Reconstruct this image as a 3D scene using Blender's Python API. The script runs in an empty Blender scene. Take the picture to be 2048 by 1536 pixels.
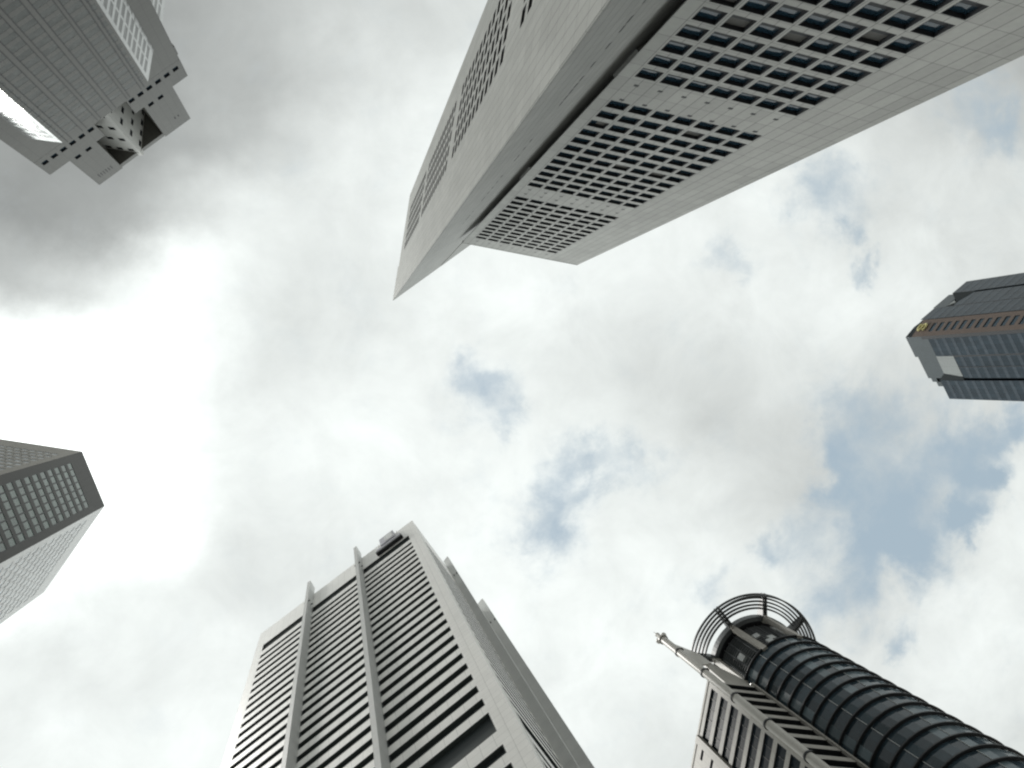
import bpy, math, random
from mathutils import Vector, Matrix

C = bpy.context.scene.collection
SC = bpy.context.scene
EYE = 1.6                                   # camera height; building heights below are measured from the eye

# ------------------------------------------------------------------ camera
cd = bpy.data.cameras.new("camera")
cam = bpy.data.objects.new("camera", cd)
C.objects.link(cam)
RX = (0.979458, 0.0, -0.201648)             # image right in the world
RV = (-0.001423, 0.999975, -0.006914)       # image down
RD = (0.201643, 0.007059, 0.979434)         # line of sight, almost straight up
cam.matrix_world = Matrix(((RX[0], -RV[0], -RD[0], 0.0), (RX[1], -RV[1], -RD[1], 0.0),
                           (RX[2], -RV[2], -RD[2], EYE), (0, 0, 0, 1)))
cd.sensor_width = 36.0
cd.lens = 36.0 * 1700 / 2048
cd.clip_end = 12000
SC.camera = cam
SC.view_settings.view_transform = 'Standard'
SC.view_settings.look = 'None'
SC.view_settings.gamma = 1
SC.view_settings.exposure = 0.0
SC.cycles.filter_width = 2.2

# ------------------------------------------------------------------ sky
OFF_VIEW_BOOST = 2.2
SUN = Vector((-0.50, 0.14, 1.0)).normalized()
CL = [
[0.36,0.36,0.37,0.41,0.49,0.56,0.64,0.69,0.72,0.74,0.75,0.76,0.76,0.76,0.76,0.74,0.70,0.66,0.62],
[0.36,0.36,0.37,0.41,0.49,0.56,0.65,0.71,0.75,0.77,0.78,0.78,0.78,0.78,0.77,0.75,0.68,0.60,0.51],
[0.35,0.35,0.36,0.40,0.49,0.62,0.82,0.90,0.90,0.88,0.86,0.84,0.82,0.82,0.79,0.76,0.69,0.63,0.58],
[0.35,0.35,0.35,0.38,0.56,0.78,0.92,1.01,0.98,0.93,0.91,0.88,0.86,0.84,0.81,0.79,0.78,0.78,0.76],
[0.35,0.35,0.38,0.55,0.88,0.80,0.90,0.99,0.97,0.97,0.93,0.89,0.86,0.84,0.82,0.83,0.85,0.85,0.81],
[0.51,0.56,0.78,1.30,0.93,0.76,0.85,0.95,1.04,0.96,0.90,0.87,0.86,0.87,0.88,0.87,0.84,0.80,0.75],
[1.33,1.48,1.78,1.37,0.82,0.81,0.92,1.00,0.93,0.85,0.78,0.76,0.75,0.76,0.75,0.74,0.73,0.73,0.72],
[1.57,1.79,1.94,1.35,0.88,0.93,1.00,0.91,0.92,0.89,0.81,0.73,0.69,0.68,0.68,0.68,0.68,0.70,0.73],
[1.27,1.46,1.53,1.18,0.85,0.86,0.90,0.95,0.92,0.90,0.91,0.88,0.79,0.71,0.67,0.67,0.69,0.74,0.83],
[1.10,1.15,1.01,0.92,0.90,0.84,0.82,0.92,0.94,0.94,1.00,0.98,0.90,0.83,0.74,0.73,0.78,0.86,0.92],
[0.88,0.89,0.88,0.90,0.98,0.83,0.80,0.94,1.06,1.06,1.06,0.98,0.90,0.85,0.81,0.80,0.85,0.91,0.89],
[0.84,0.88,0.93,0.97,1.04,0.85,0.82,0.94,1.05,1.00,0.93,0.91,0.89,0.87,0.85,0.88,0.90,0.88,0.80],
[0.84,0.88,0.94,0.98,1.04,0.88,0.84,0.93,1.00,0.93,0.91,0.90,0.88,0.87,0.87,0.89,0.89,0.84,0.72],
[0.84,0.88,0.94,0.98,1.04,0.88,0.84,0.93,1.00,0.93,0.91,0.90,0.88,0.87,0.87,0.88,0.87,0.81,0.68],
[0.84,0.88,0.94,0.98,1.04,0.88,0.84,0.93,1.00,0.93,0.91,0.90,0.88,0.87,0.87,0.88,0.87,0.81,0.68],
]
GAPS = [ (0.176,0.020,0.085,0.72),(0.158,-0.010,0.047,0.50),(0.206,0.044,0.041,0.50),(0.339,0.083,0.041,0.50),(0.371,0.111,0.054,0.65),(0.284,0.121,0.078,0.85),(0.234,0.163,0.074,0.75),(0.259,0.200,0.068,0.85),(0.310,0.113,0.054,0.50),(0.474,-0.162,0.054,0.65),(0.502,-0.134,0.041,0.50),(0.649,-0.232,0.095,0.60),(0.613,-0.253,0.068,0.55),(0.585,-0.217,0.061,0.40),(0.677,-0.145,0.032,1.00),(0.657,-0.187,0.030,0.70),(0.851,-0.376,0.101,0.80),(0.891,-0.337,0.068,0.65),(0.668,0.042,0.085,0.95),(0.672,0.160,0.125,1.15),(0.629,0.146,0.054,0.70),(0.769,0.089,0.129,1.00),(0.854,0.098,0.091,1.20),(0.862,0.155,0.057,1.20),(0.769,0.203,0.115,1.30),(0.827,0.205,0.047,1.15),(0.702,0.240,0.088,1.15),(0.579,0.219,0.071,0.85),(0.468,0.275,0.057,0.75),(0.651,0.291,0.078,0.90),(0.732,0.341,0.047,0.90),(0.629,0.094,0.061,0.70),(0.909,0.071,0.064,1.00),(0.601,0.314,0.074,0.75),(0.544,0.227,0.041,0.50),(0.710,0.360,0.037,0.60) ]
CX0, CX1, CY0, CY1 = -0.40, 0.92, -0.52, 0.66
world = bpy.data.worlds.new("World")
SC.world = world
world.use_nodes = True
nt = world.node_tree
nt.nodes.clear()


def nd(t, **kw):
    n = nt.nodes.new(t)
    for k, v in kw.items():
        setattr(n, k, v)
    return n


def put(sock, v):
    if hasattr(v, 'is_linked'):
        nt.links.new(v, sock)
    else:
        sock.default_value = v


def mth(op, a, b=0.0, c=0.0):
    n = nd('ShaderNodeMath', operation=op)
    put(n.inputs[0], a); put(n.inputs[1], b); put(n.inputs[2], c)
    return n.outputs[0]


def vmth(op, a, b=(0, 0, 0), out=0):
    n = nd('ShaderNodeVectorMath', operation=op)
    put(n.inputs[0], a); put(n.inputs[1], b)
    return n.outputs[out]


def smooth(v, a, b, lo=0.0, hi=1.0):
    n = nd('ShaderNodeMapRange', interpolation_type='SMOOTHSTEP')
    put(n.inputs['Value'], v)
    n.inputs['From Min'].default_value = a; n.inputs['From Max'].default_value = b
    n.inputs['To Min'].default_value = lo; n.inputs['To Max'].default_value = hi
    return n.outputs['Result']


def mixc(f, a, b):
    n = nd('ShaderNodeMix', data_type='RGBA')
    put(n.inputs[0], f); put(n.inputs[6], a); put(n.inputs[7], b)
    return n.outputs[2]


tc = nd('ShaderNodeTexCoord')
sx = nd('ShaderNodeSeparateXYZ'); nt.links.new(tc.outputs['Generated'], sx.inputs[0])
zz = mth('MAXIMUM', sx.outputs[2], 0.12)
cb = nd('ShaderNodeCombineXYZ')
put(cb.inputs[0], mth('DIVIDE', sx.outputs[0], zz)); put(cb.inputs[1], mth('DIVIDE', sx.outputs[1], zz))
P0 = cb.outputs[0]                          # position on a flat cloud deck


def fbm(vec, scale, detail, rough=0.55, dist=0.0):
    n = nd('ShaderNodeTexNoise', noise_dimensions='3D')
    put(n.inputs['Vector'], vec)
    n.inputs['Scale'].default_value = scale; n.inputs['Detail'].default_value = detail
    n.inputs['Roughness'].default_value = rough; n.inputs['Distortion'].default_value = dist
    return n


n1 = fbm(P0, 7.0, 6.0, 0.6)
w1 = vmth('SUBTRACT', n1.outputs['Color'], (0.5, 0.5, 0.5))
P = vmth('ADD', P0, vmth('MULTIPLY', w1, (0.11, 0.11, 0.0)))
sp = nd('ShaderNodeSeparateXYZ'); nt.links.new(P, sp.inputs[0])
ux = mth('DIVIDE', mth('SUBTRACT', sp.outputs[0], CX0), CX1 - CX0)
NY, NX = len(CL), len(CL[0])
col = None
for j, row in enumerate(CL):                # how thick the cloud deck is, row by row across the sky
    r = nd('ShaderNodeValToRGB')
    cr = r.color_ramp
    cr.interpolation = 'B_SPLINE'
    while len(cr.elements) < NX:
        cr.elements.new(0.5)
    for i, v in enumerate(row):
        cr.elements[i].position = i / (NX - 1)
        g = v / 3.0
        cr.elements[i].color = (g, g, g, 1)
    put(r.inputs[0], ux)
    if col is None:
        col = r.outputs[0]
    else:
        ya = CY0 + (CY1 - CY0) * (j - 1) / (NY - 1); yb = CY0 + (CY1 - CY0) * j / (NY - 1)
        col = mixc(smooth(sp.outputs[1], ya, yb), col, r.outputs[0])
sep = nd('ShaderNodeSeparateColor'); nt.links.new(col, sep.inputs[0])
lum = mth('MULTIPLY', sep.outputs[0], 3.0)
n2 = fbm(vmth('ADD', P0, (3.1, 1.7, 0.4)), 9.0, 8.0, 0.62, 0.3)
n3 = fbm(vmth('ADD', P0, (7.3, 4.7, 2.0)), 3.4, 4.0, 0.5)
puff = mth('ADD', mth('MULTIPLY', mth('SUBTRACT', n2.outputs[0], 0.5), 0.46), mth('MULTIPLY', mth('SUBTRACT', n3.outputs[0], 0.5), 0.34))
lum = mth('MULTIPLY', lum, mth('ADD', puff, 1.0))
# the cloud in front of the sun glows
dsun = vmth('DISTANCE', P, (SUN.x / SUN.z, SUN.y / SUN.z, 0.0), 1)
lum = mth('ADD', lum, smooth(dsun, 0.03, 0.23, 3.5, 0.0))
dg = vmth('DISTANCE', P, (-0.235, 0.115, 0.0), 1)
lum = mth('ADD', lum, smooth(dg, 0.0, 0.11, 0.4, 0.0))
# added boost: sky out of view made brighter to light the walls
dz = vmth('DISTANCE', P0, (0.70, 0.40, 0.0), 1)
lum = mth('MULTIPLY', lum, smooth(dz, 1.35, 2.4, 1.0, OFF_VIEW_BOOST))
cc = nd('ShaderNodeCombineXYZ')
put(cc.inputs[0], lum); put(cc.inputs[1], lum); put(cc.inputs[2], lum)
cloud = vmth('MULTIPLY', cc.outputs[0], (0.953, 1.0, 0.978))
# breaks in the deck
gap = None
n4 = fbm(vmth('ADD', P0, (1.9, 8.2, 5.0)), 11.0, 8.0, 0.62, 0.25)
wg = vmth('SUBTRACT', n4.outputs['Color'], (0.5, 0.5, 0.5))
PG = vmth('ADD', P0, vmth('MULTIPLY', wg, (0.16, 0.16, 0.0)))
for gx, gy, gr, ga in GAPS:
    m = smooth(vmth('DISTANCE', PG, (gx, gy, 0.0), 1), 0.0, gr, ga, 0.0)
    gap = m if gap is None else mth('ADD', gap, m)
n5 = fbm(vmth('ADD', P0, (5.5, 2.2, 9.0)), 16.0, 8.0, 0.65, 0.2)
gap = mth('ADD', gap, mth('MULTIPLY', mth('SUBTRACT', n5.outputs[0], 0.5), 1.7))
gap = smooth(gap, -0.02, 1.75, 0.0, 1.0)
sky = nd('ShaderNodeTexSky', sky_type='NISHITA')
sky.sun_disc = False
sky.sun_elevation = math.asin(SUN.z)
sky.sun_rotation = math.atan2(SUN.x, SUN.y)
sky.air_density = 1.2; sky.dust_density = 2.0; sky.ozone_density = 2.0
STR = 0.10
thin = vmth('ADD', vmth('MULTIPLY', sky.outputs[0], (0.42, 0.42, 0.42)), (0.345 / STR, 0.422 / STR, 0.45 / STR))   # blue seen through thin cloud
cover = mixc(gap, vmth('MULTIPLY', cloud, (1 / STR, 1 / STR, 1 / STR)), thin)
bg = nd('ShaderNodeBackground'); bg.inputs['Strength'].default_value = STR
put(bg.inputs['Color'], cover)
wo = nd('ShaderNodeOutputWorld'); nt.links.new(bg.outputs[0], wo.inputs[0])

sl = bpy.data.lights.new("sun", 'SUN')
sl.energy = 2.6; sl.angle = math.radians(12); sl.color = (1.0, 0.97, 0.92)
so = bpy.data.objects.new("sun", sl); C.objects.link(so)
so.location = (0, 0, 400)
so.rotation_euler = SUN.to_track_quat('Z', 'Y').to_euler()

# ------------------------------------------------------------------ materials
def material(name, base, rough=0.6, w=0.0, h=0.0, joint=0.05, jdark=0.55, var=0.0, stain=0.12, spec=0.5, metal=0.0,
             jw=True, jh=True, wavy=0.0, ior=1.45):
    m = bpy.data.materials.new(name)
    m.use_nodes = True
    t = m.node_tree
    b = t.nodes['Principled BSDF']
    b.inputs['Roughness'].default_value = rough
    b.inputs['Metallic'].default_value = metal
    b.inputs['Specular IOR Level'].default_value = spec
    b.inputs['IOR'].default_value = ior
    L = t.links.new

    def M(op, a, c=0.0):
        n = t.nodes.new('ShaderNodeMath'); n.operation = op
        for s, v in ((n.inputs[0], a), (n.inputs[1], c)):
            if hasattr(v, 'is_linked'):
                L(v, s)
            else:
                s.default_value = v
        return n.outputs[0]
    geo = t.nodes.new('ShaderNodeNewGeometry')
    mp = t.nodes.new('ShaderNodeMapping'); mp.inputs['Scale'].default_value = (0.22, 0.22, 0.035)
    L(geo.outputs['Position'], mp.inputs[0])
    ns = t.nodes.new('ShaderNodeTexNoise'); ns.inputs['Scale'].default_value = 1.0; ns.inputs['Detail'].default_value = 6
    ns.inputs['Roughness'].default_value = 0.65
    L(mp.outputs[0], ns.inputs[0])
    fine = t.nodes.new('ShaderNodeTexNoise'); fine.inputs['Scale'].default_value = 1.7; fine.inputs['Detail'].default_value = 5
    L(geo.outputs['Position'], fine.inputs[0])
    f = M('ADD', M('MULTIPLY', M('SUBTRACT', ns.outputs[0], 0.5), stain * 2.4), 1.0)
    f = M('ADD', f, M('MULTIPLY', M('SUBTRACT', fine.outputs[0], 0.5), stain * 1.1))
    if w:
        uv = t.nodes.new('ShaderNodeUVMap'); sp = t.nodes.new('ShaderNodeSeparateXYZ'); L(uv.outputs[0], sp.inputs[0])
        a = M('DIVIDE', sp.outputs[0], w); c = M('DIVIDE', sp.outputs[1], h)
        if var:
            cb = t.nodes.new('ShaderNodeCombineXYZ'); L(M('FLOOR', a), cb.inputs[0]); L(M('FLOOR', c), cb.inputs[1])
            wn = t.nodes.new('ShaderNodeTexWhiteNoise'); wn.noise_dimensions = '2D'; L(cb.outputs[0], wn.inputs['Vector'])
            f = M('MULTIPLY', f, M('ADD', M('MULTIPLY', M('SUBTRACT', wn.outputs['Value'], 0.5), var), 1.0))
        if jw:
            f = M('MULTIPLY', f, M('SUBTRACT', 1.0, M('MULTIPLY', M('LESS_THAN', M('FRACT', a), joint / w), jdark)))
        if jh:
            f = M('MULTIPLY', f, M('SUBTRACT', 1.0, M('MULTIPLY', M('LESS_THAN', M('FRACT', c), joint / h), jdark * 0.8)))
    vm = t.nodes.new('ShaderNodeVectorMath'); vm.operation = 'SCALE'
    vm.inputs[0].default_value = base
    L(f, vm.inputs['Scale'])
    L(vm.outputs[0], b.inputs['Base Color'])
    if wavy:
        wv = t.nodes.new('ShaderNodeTexNoise'); wv.inputs['Scale'].default_value = 0.35; wv.inputs['Detail'].default_value = 2
        L(geo.outputs['Position'], wv.inputs[0])
        bp = t.nodes.new('ShaderNodeBump'); bp.inputs['Strength'].default_value = wavy; bp.inputs['Distance'].default_value = 0.4
        L(wv.outputs[0], bp.inputs['Height']); L(bp.outputs[0], b.inputs['Normal'])
    return m


GRANITE = material('pale_granite', (0.306, 0.312, 0.298), 0.5, 1.39, 3.75, 0.09, 0.5, 0.14, 0.19, 0.35)
BRONZE = material('dark_bronze', (0.022, 0.024, 0.027), 0.5, stain=0.2, spec=0.3)
GLASS = material('dark_glass', (0.016, 0.036, 0.054), 0.06, stain=0.1, spec=0.6, wavy=0.25)
GRANITE_DARK = material('grey_polished_granite', (0.085, 0.086, 0.078), 0.36, 2.12, 1.95, 0.09, 0.45, 0.10, 0.12, 0.36, ior=1.55)
COATED = material('coated_reflective_glass', (0.31, 0.32, 0.315), 0.10, 2.0, 3.9, 0.05, 0.2, 0.12, 0.12, 0.5, metal=0.85, wavy=0.2)
STONE_TURN_LIT = material('lit_crown_stone', (0.33, 0.335, 0.32), 0.4, 1.5, 1.95, 0.05, 0.3, 0.08, 0.1, 0.4)  # paler than the tower's granite, painting light onto the turned block
GLASS_GREY = material('grey_glass', (0.058, 0.066, 0.062), 0.16, 2.0, 3.9, 0.05, 0.05, 0.3, 0.15, 0.33, wavy=0.3)
TILE_WHITE = material('white_tile', (0.83, 0.825, 0.80), 0.45, 1.6, 1.27, 0.05, 0.3, 0.05, 0.09, 0.4)
FIN_GREY = material('fin_cladding', (0.50, 0.51, 0.50), 0.5, 3.0, 3.81, 0.04, 0.3, 0.05, 0.10, 0.35)
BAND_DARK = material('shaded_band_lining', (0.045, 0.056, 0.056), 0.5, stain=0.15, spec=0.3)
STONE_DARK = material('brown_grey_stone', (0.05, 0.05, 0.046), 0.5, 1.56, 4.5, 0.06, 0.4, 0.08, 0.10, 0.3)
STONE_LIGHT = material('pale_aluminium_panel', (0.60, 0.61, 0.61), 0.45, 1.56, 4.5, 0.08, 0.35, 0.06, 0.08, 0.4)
GLASS_PALE = material('pale_reflective_glass', (0.32, 0.35, 0.36), 0.15, 1.56, 4.48, 0.05, 0.2, 0.5, 0.1, 0.6, wavy=0.2)
GLASS_MATT = material('matt_dark_glass', (0.03, 0.038, 0.039), 0.4, stain=0.1, spec=0.3)
GLASS_GREEN = material('green_tinted_glass', (0.05, 0.085, 0.068), 0.08, 1.56, 4.5, 0.04, 0.1, 0.5, 0.1, 0.7, wavy=0.2)
CURTAIN = material('blue_green_curtain_wall', (0.018, 0.029, 0.039), 0.3, 1.5, 4.0, 0.1, 0.3, 0.35, 0.15, 0.2, wavy=0.15)
SPANDREL = material('blue_grey_spandrel', (0.037, 0.050, 0.063), 0.35, 1.5, 4.0, 0.1, 0.35, 0.2, 0.12, 0.2)
SLATE = material('slate_blue_parapet', (0.042, 0.054, 0.06), 0.4, 1.5, 1.3, 0.06, 0.3, 0.08, 0.12, 0.4)
BROWN = material('brown_granite', (0.085, 0.062, 0.05), 0.45, 1.3, 1.9, 0.05, 0.35, 0.12, 0.12, 0.4)
PALE_METAL = material('pale_louvre_metal', (0.40, 0.42, 0.42), 0.4, 1.5, 0.6, 0.06, 0.2, 0.05, 0.12, 0.4)
GOLD = material('gold_leaf', (0.50, 0.46, 0.22), 0.4, metal=0.3, stain=0.15)
STEEL_DARK = material('dark_painted_steel', (0.018, 0.02, 0.022), 0.45, stain=0.2, spec=0.4)
MAST_PAINT = material('pale_mast_cladding', (0.40, 0.39, 0.36), 0.45, 1.2, 3.0, 0.05, 0.35, 0.06, 0.12, 0.4)
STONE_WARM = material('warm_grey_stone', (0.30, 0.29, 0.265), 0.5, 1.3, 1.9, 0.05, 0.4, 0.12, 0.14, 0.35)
GLASS_BLACK = material('black_glass', (0.026, 0.042, 0.053), 0.10, 1.55, 3.786, 0.06, 0.3, 0.6, 0.1, 0.5)
GLASS_PANEL = material('slate_glass_panel', (0.095, 0.128, 0.145), 0.22, 1.55, 3.786, 0.06, 0.3, 0.5, 0.15, 0.45)
BLIND = material('window_blind', (0.12, 0.12, 0.115), 0.7, stain=0.2, spec=0.2)
CROWN_STEEL = material('grey_crown_steel', (0.055, 0.06, 0.062), 0.45, stain=0.2, spec=0.4)
CAP_AND_NOTCH_SHADE = material('black_cap_and_notch_shade', (0.010, 0.014, 0.016), 0.6, stain=0.1, spec=0.1)  # black of the spine's roof cap; also paints shade in the notches
GLASS_WING = material('dim_wing_glass', (0.016, 0.022, 0.028), 0.25, stain=0.2, spec=0.02)
PANEL_GREY = material('mid_grey_panel', (0.19, 0.205, 0.205), 0.4, 1.5, 0.6, 0.06, 0.2, 0.05, 0.15, 0.3)
LOUVRE_GREY = material('plant_louvre_grey', (0.10, 0.11, 0.115), 0.5, stain=0.3)
PALE_BOX = material('lilac_grey_paint', (0.42, 0.42, 0.46), 0.5, stain=0.15)
ROOF = material('roof_felt', (0.2, 0.2, 0.2), 0.9, stain=0.3)
PAVING = material('plaza_paving', (0.30, 0.29, 0.27), 0.8, 0.6, 0.6, 0.012, 0.5, 0.15, 0.2, 0.2)


# ------------------------------------------------------------------ mesh helpers
class Fr:
    """a vertical wall plane: s runs along it, d out of it, z up"""
    def __init__(self, A, u, n):
        self.A = A; self.u = u; self.n = n
        self.flip = (u[0] * n[1] - u[1] * n[0]) > 0

    def p(self, s, d, z):
        return (self.A[0] + self.u[0] * s + self.n[0] * d, self.A[1] + self.u[1] * s + self.n[1] * d, z)

    def xy(self, s, d):
        q = self.p(s, d, 0); return (q[0], q[1])


def frame(A, B, toward=(0.0, 0.0)):
    """wall plane from plan point A to B, facing the plan point 'toward'"""
    dx, dy = B[0] - A[0], B[1] - A[1]
    l = math.hypot(dx, dy)
    u = (dx / l, dy / l)
    n = (-u[1], u[0])
    if (toward[0] - A[0]) * n[0] + (toward[1] - A[1]) * n[1] < 0:
        n = (u[1], -u[0])
    f = Fr(A, u, n); f.L = l
    return f


class MB:
    def __init__(self):
        self.v = []; self.f = []; self.uv = []; self.m = []

    def quad(self, pts, uvs, mi=0):
        i = len(self.v)
        self.v += pts
        self.f.append(tuple(range(i, i + len(pts)))); self.uv += uvs; self.m.append(mi)

    def wall(self, fr, s0, s1, z0, z1, d=0.0, mi=0):
        q = [(s0, z0), (s1, z0), (s1, z1), (s0, z1)]
        if fr.flip:
            q.reverse()
        self.quad([fr.p(s, d, z) for s, z in q], q, mi)

    def facade(self, fr, s0, s1, z0, z1, ops, d=0.0, mi=0):
        """wall face with rectangular openings"""
        zs = sorted({z0, z1} | {o[2] for o in ops} | {o[3] for o in ops})
        zs = [z for z in zs if z0 <= z <= z1]
        for a, b in zip(zs, zs[1:]):
            mid = (a + b) / 2
            row = sorted((o[0], o[1]) for o in ops if o[2] < mid < o[3])
            s = s0
            for p, q in row:
                if p > s + 1e-4:
                    self.wall(fr, s, p, a, b, d, mi)
                s = max(s, q)
            if s1 > s + 1e-4:
                self.wall(fr, s, s1, a, b, d, mi)

    def box(self, fr, s0, s1, d0, d1, z0, z1, mi=0, skip=''):
        """box in wall coordinates, d1 is the outer side"""
        P = fr.p
        def q(name, pts, uvs):
            if name in skip:
                return
            if fr.flip:
                pts = pts[::-1]; uvs = uvs[::-1]
            self.quad(pts, uvs, mi)
        q('f', [P(s0, d1, z0), P(s1, d1, z0), P(s1, d1, z1), P(s0, d1, z1)], [(s0, z0), (s1, z0), (s1, z1), (s0, z1)])
        q('b', [P(s1, d0, z0), P(s0, d0, z0), P(s0, d0, z1), P(s1, d0, z1)], [(s1, z0), (s0, z0), (s0, z1), (s1, z1)])
        q('l', [P(s0, d0, z0), P(s0, d1, z0), P(s0, d1, z1), P(s0, d0, z1)], [(d0, z0), (d1, z0), (d1, z1), (d0, z1)])
        q('r', [P(s1, d1, z0), P(s1, d0, z0), P(s1, d0, z1), P(s1, d1, z1)], [(d1, z0), (d0, z0), (d0, z1), (d1, z1)])
        q('t', [P(s0, d1, z1), P(s1, d1, z1), P(s1, d0, z1), P(s0, d0, z1)], [(s0, d1), (s1, d1), (s1, d0), (s0, d0)])
        q('u', [P(s0, d0, z0), P(s1, d0, z0), P(s1, d1, z0), P(s0, d1, z0)], [(s0, d0), (s1, d0), (s1, d1), (s0, d1)])

    def prism(self, poly, z0, z1, skip=(), mi=0, cap=True):
        """vertical walls round a plan polygon; 'skip' leaves sides out"""
        k = len(poly); run = 0.0
        for i in range(k):
            a, b = poly[i], poly[(i + 1) % k]
            l = math.hypot(b[0] - a[0], b[1] - a[1])
            if i not in skip:
                self.quad([(a[0], a[1], z0), (b[0], b[1], z0), (b[0], b[1], z1), (a[0], a[1], z1)],
                          [(run, z0), (run + l, z0), (run + l, z1), (run, z1)], mi)
            run += l
        if cap:
            self.quad([(x, y, z1) for x, y in poly], [(x, y) for x, y in poly], mi)

    def extrude(self, pts, off, mi=0):
        """flat polygon of 3D points given a thickness vector"""
        q = [(p[0] + off[0], p[1] + off[1], p[2] + off[2]) for p in pts]
        self.quad(pts, [(p[0], p[2]) for p in pts], mi)
        self.quad(q[::-1], [(p[0], p[2]) for p in q[::-1]], mi)
        for i in range(len(pts)):
            j = (i + 1) % len(pts)
            self.quad([pts[i], q[i], q[j], pts[j]], [(0, pts[i][2]), (1, q[i][2]), (1, q[j][2]), (0, pts[j][2])], mi)

    def ring(self, c, z, r, w, h, a0=0.0, a1=2 * math.pi, n=72, mi=0):
        """ring beam of rectangular section"""
        for i in range(n):
            t, u = a0 + (a1 - a0) * i / n, a0 + (a1 - a0) * (i + 1) / n
            def q(rr, a, zz_):
                return (c[0] + rr * math.cos(a), c[1] + rr * math.sin(a), zz_)
            o, k = r, r - w
            for (ra, za), (rb, zb) in (((o, z), (o, z + h)), ((o, z + h), (k, z + h)), ((k, z + h), (k, z)), ((k, z), (o, z))):
                self.quad([q(ra, t, za), q(ra, u, za), q(rb, u, zb), q(rb, t, zb)], [(t * r, za), (u * r, za), (u * r, zb), (t * r, zb)], mi)
        if a1 - a0 < 2 * math.pi - 1e-3:
            for a in (a0, a1):
                self.quad([(c[0] + rr * math.cos(a), c[1] + rr * math.sin(a), zz_) for rr, zz_ in ((r, z), (r - w, z), (r - w, z + h), (r, z + h))],
                          [(0, 0), (1, 0), (1, 1), (0, 1)], mi)

    def bar(self, a, b, r, n=8, mi=0, r2=None):
        a = Vector(a); b = Vector(b); d = (b - a).normalized()
        x = d.orthogonal().normalized(); y = d.cross(x)
        r2 = r if r2 is None else r2
        A = [tuple(a + (x * math.cos(t) + y * math.sin(t)) * r) for t in [2 * math.pi * i / n for i in range(n)]]
        B = [tuple(b + (x * math.cos(t) + y * math.sin(t)) * r2) for t in [2 * math.pi * i / n for i in range(n)]]
        l = (b - a).length
        for i in range(n):
            j = (i + 1) % n
            self.quad([A[i], A[j], B[j], B[i]], [(i * .5, 0), (i * .5 + .5, 0), (i * .5 + .5, l), (i * .5, l)], mi)
        self.quad(A[::-1], [(0, 0)] * n, mi); self.quad(B, [(0, 0)] * n, mi)

    def ball(self, c, r, n=10, mi=0):
        for i in range(n):
            for j in range(n // 2):
                def q(i_, j_):
                    t = 2 * math.pi * i_ / n; f = math.pi * j_ / (n // 2)
                    return (c[0] + r * math.sin(f) * math.cos(t), c[1] + r * math.sin(f) * math.sin(t), c[2] + r * math.cos(f))
                self.quad([q(i, j), q(i, j + 1), q(i + 1, j + 1), q(i + 1, j)], [(0, 0), (0, 1), (1, 1), (1, 0)], mi)


def link(name, mb, mats, parent=None):
    me = bpy.data.meshes.new(name)
    off = parent['_base'] if parent is not None and '_base' in parent else (0, 0)
    me.from_pydata([(x - off[0], y - off[1], z + EYE) for x, y, z in mb.v], [], mb.f)
    lay = me.uv_layers.new(name='UVMap')
    lay.data.foreach_set('uv', [c for q in mb.uv for c in q])
    for m in (mats if isinstance(mats, (list, tuple)) else [mats]):
        me.materials.append(m)
    me.polygons.foreach_set('material_index', mb.m)
    me.update()
    o = bpy.data.objects.new(name, me)
    C.objects.link(o)
    if parent is not None:
        o.parent = parent
    return o


def thing(name, label, cat, xy):
    o = bpy.data.objects.new(name, None)
    C.objects.link(o)
    o.location = (xy[0], xy[1], 0)
    o['label'] = label; o['category'] = cat
    o['_base'] = [float(xy[0]), float(xy[1])]
    return o


def sub(name, mb, mats, part, root):
    """a mesh hung under a part of a thing"""
    o = link(name, mb, mats, root)
    o.parent = part
    return o


def seen_size(pts):
    """rough size of a surface in the photograph, used only to choose which windows become parts of their own"""
    q = []
    for p in pts:
        w = p[0] * RD[0] + p[1] * RD[1] + p[2] * RD[2]
        if w <= 1:
            return 0.0
        u = (p[0] * RX[0] + p[1] * RX[1] + p[2] * RX[2]) / w * 1700 + 1024
        v = (p[0] * RV[0] + p[1] * RV[1] + p[2] * RV[2]) / w * 1700 + 768
        q.append((u, v))
    cu = sum(a for a, b in q) / len(q); cv = sum(b for a, b in q) / len(q)
    if not (-10 < cu < 2058 and -10 < cv < 1546):
        return 0.0
    return abs(sum(q[i][0] * q[(i + 1) % len(q)][1] - q[(i + 1) % len(q)][0] * q[i][1] for i in range(len(q)))) / 2


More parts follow.
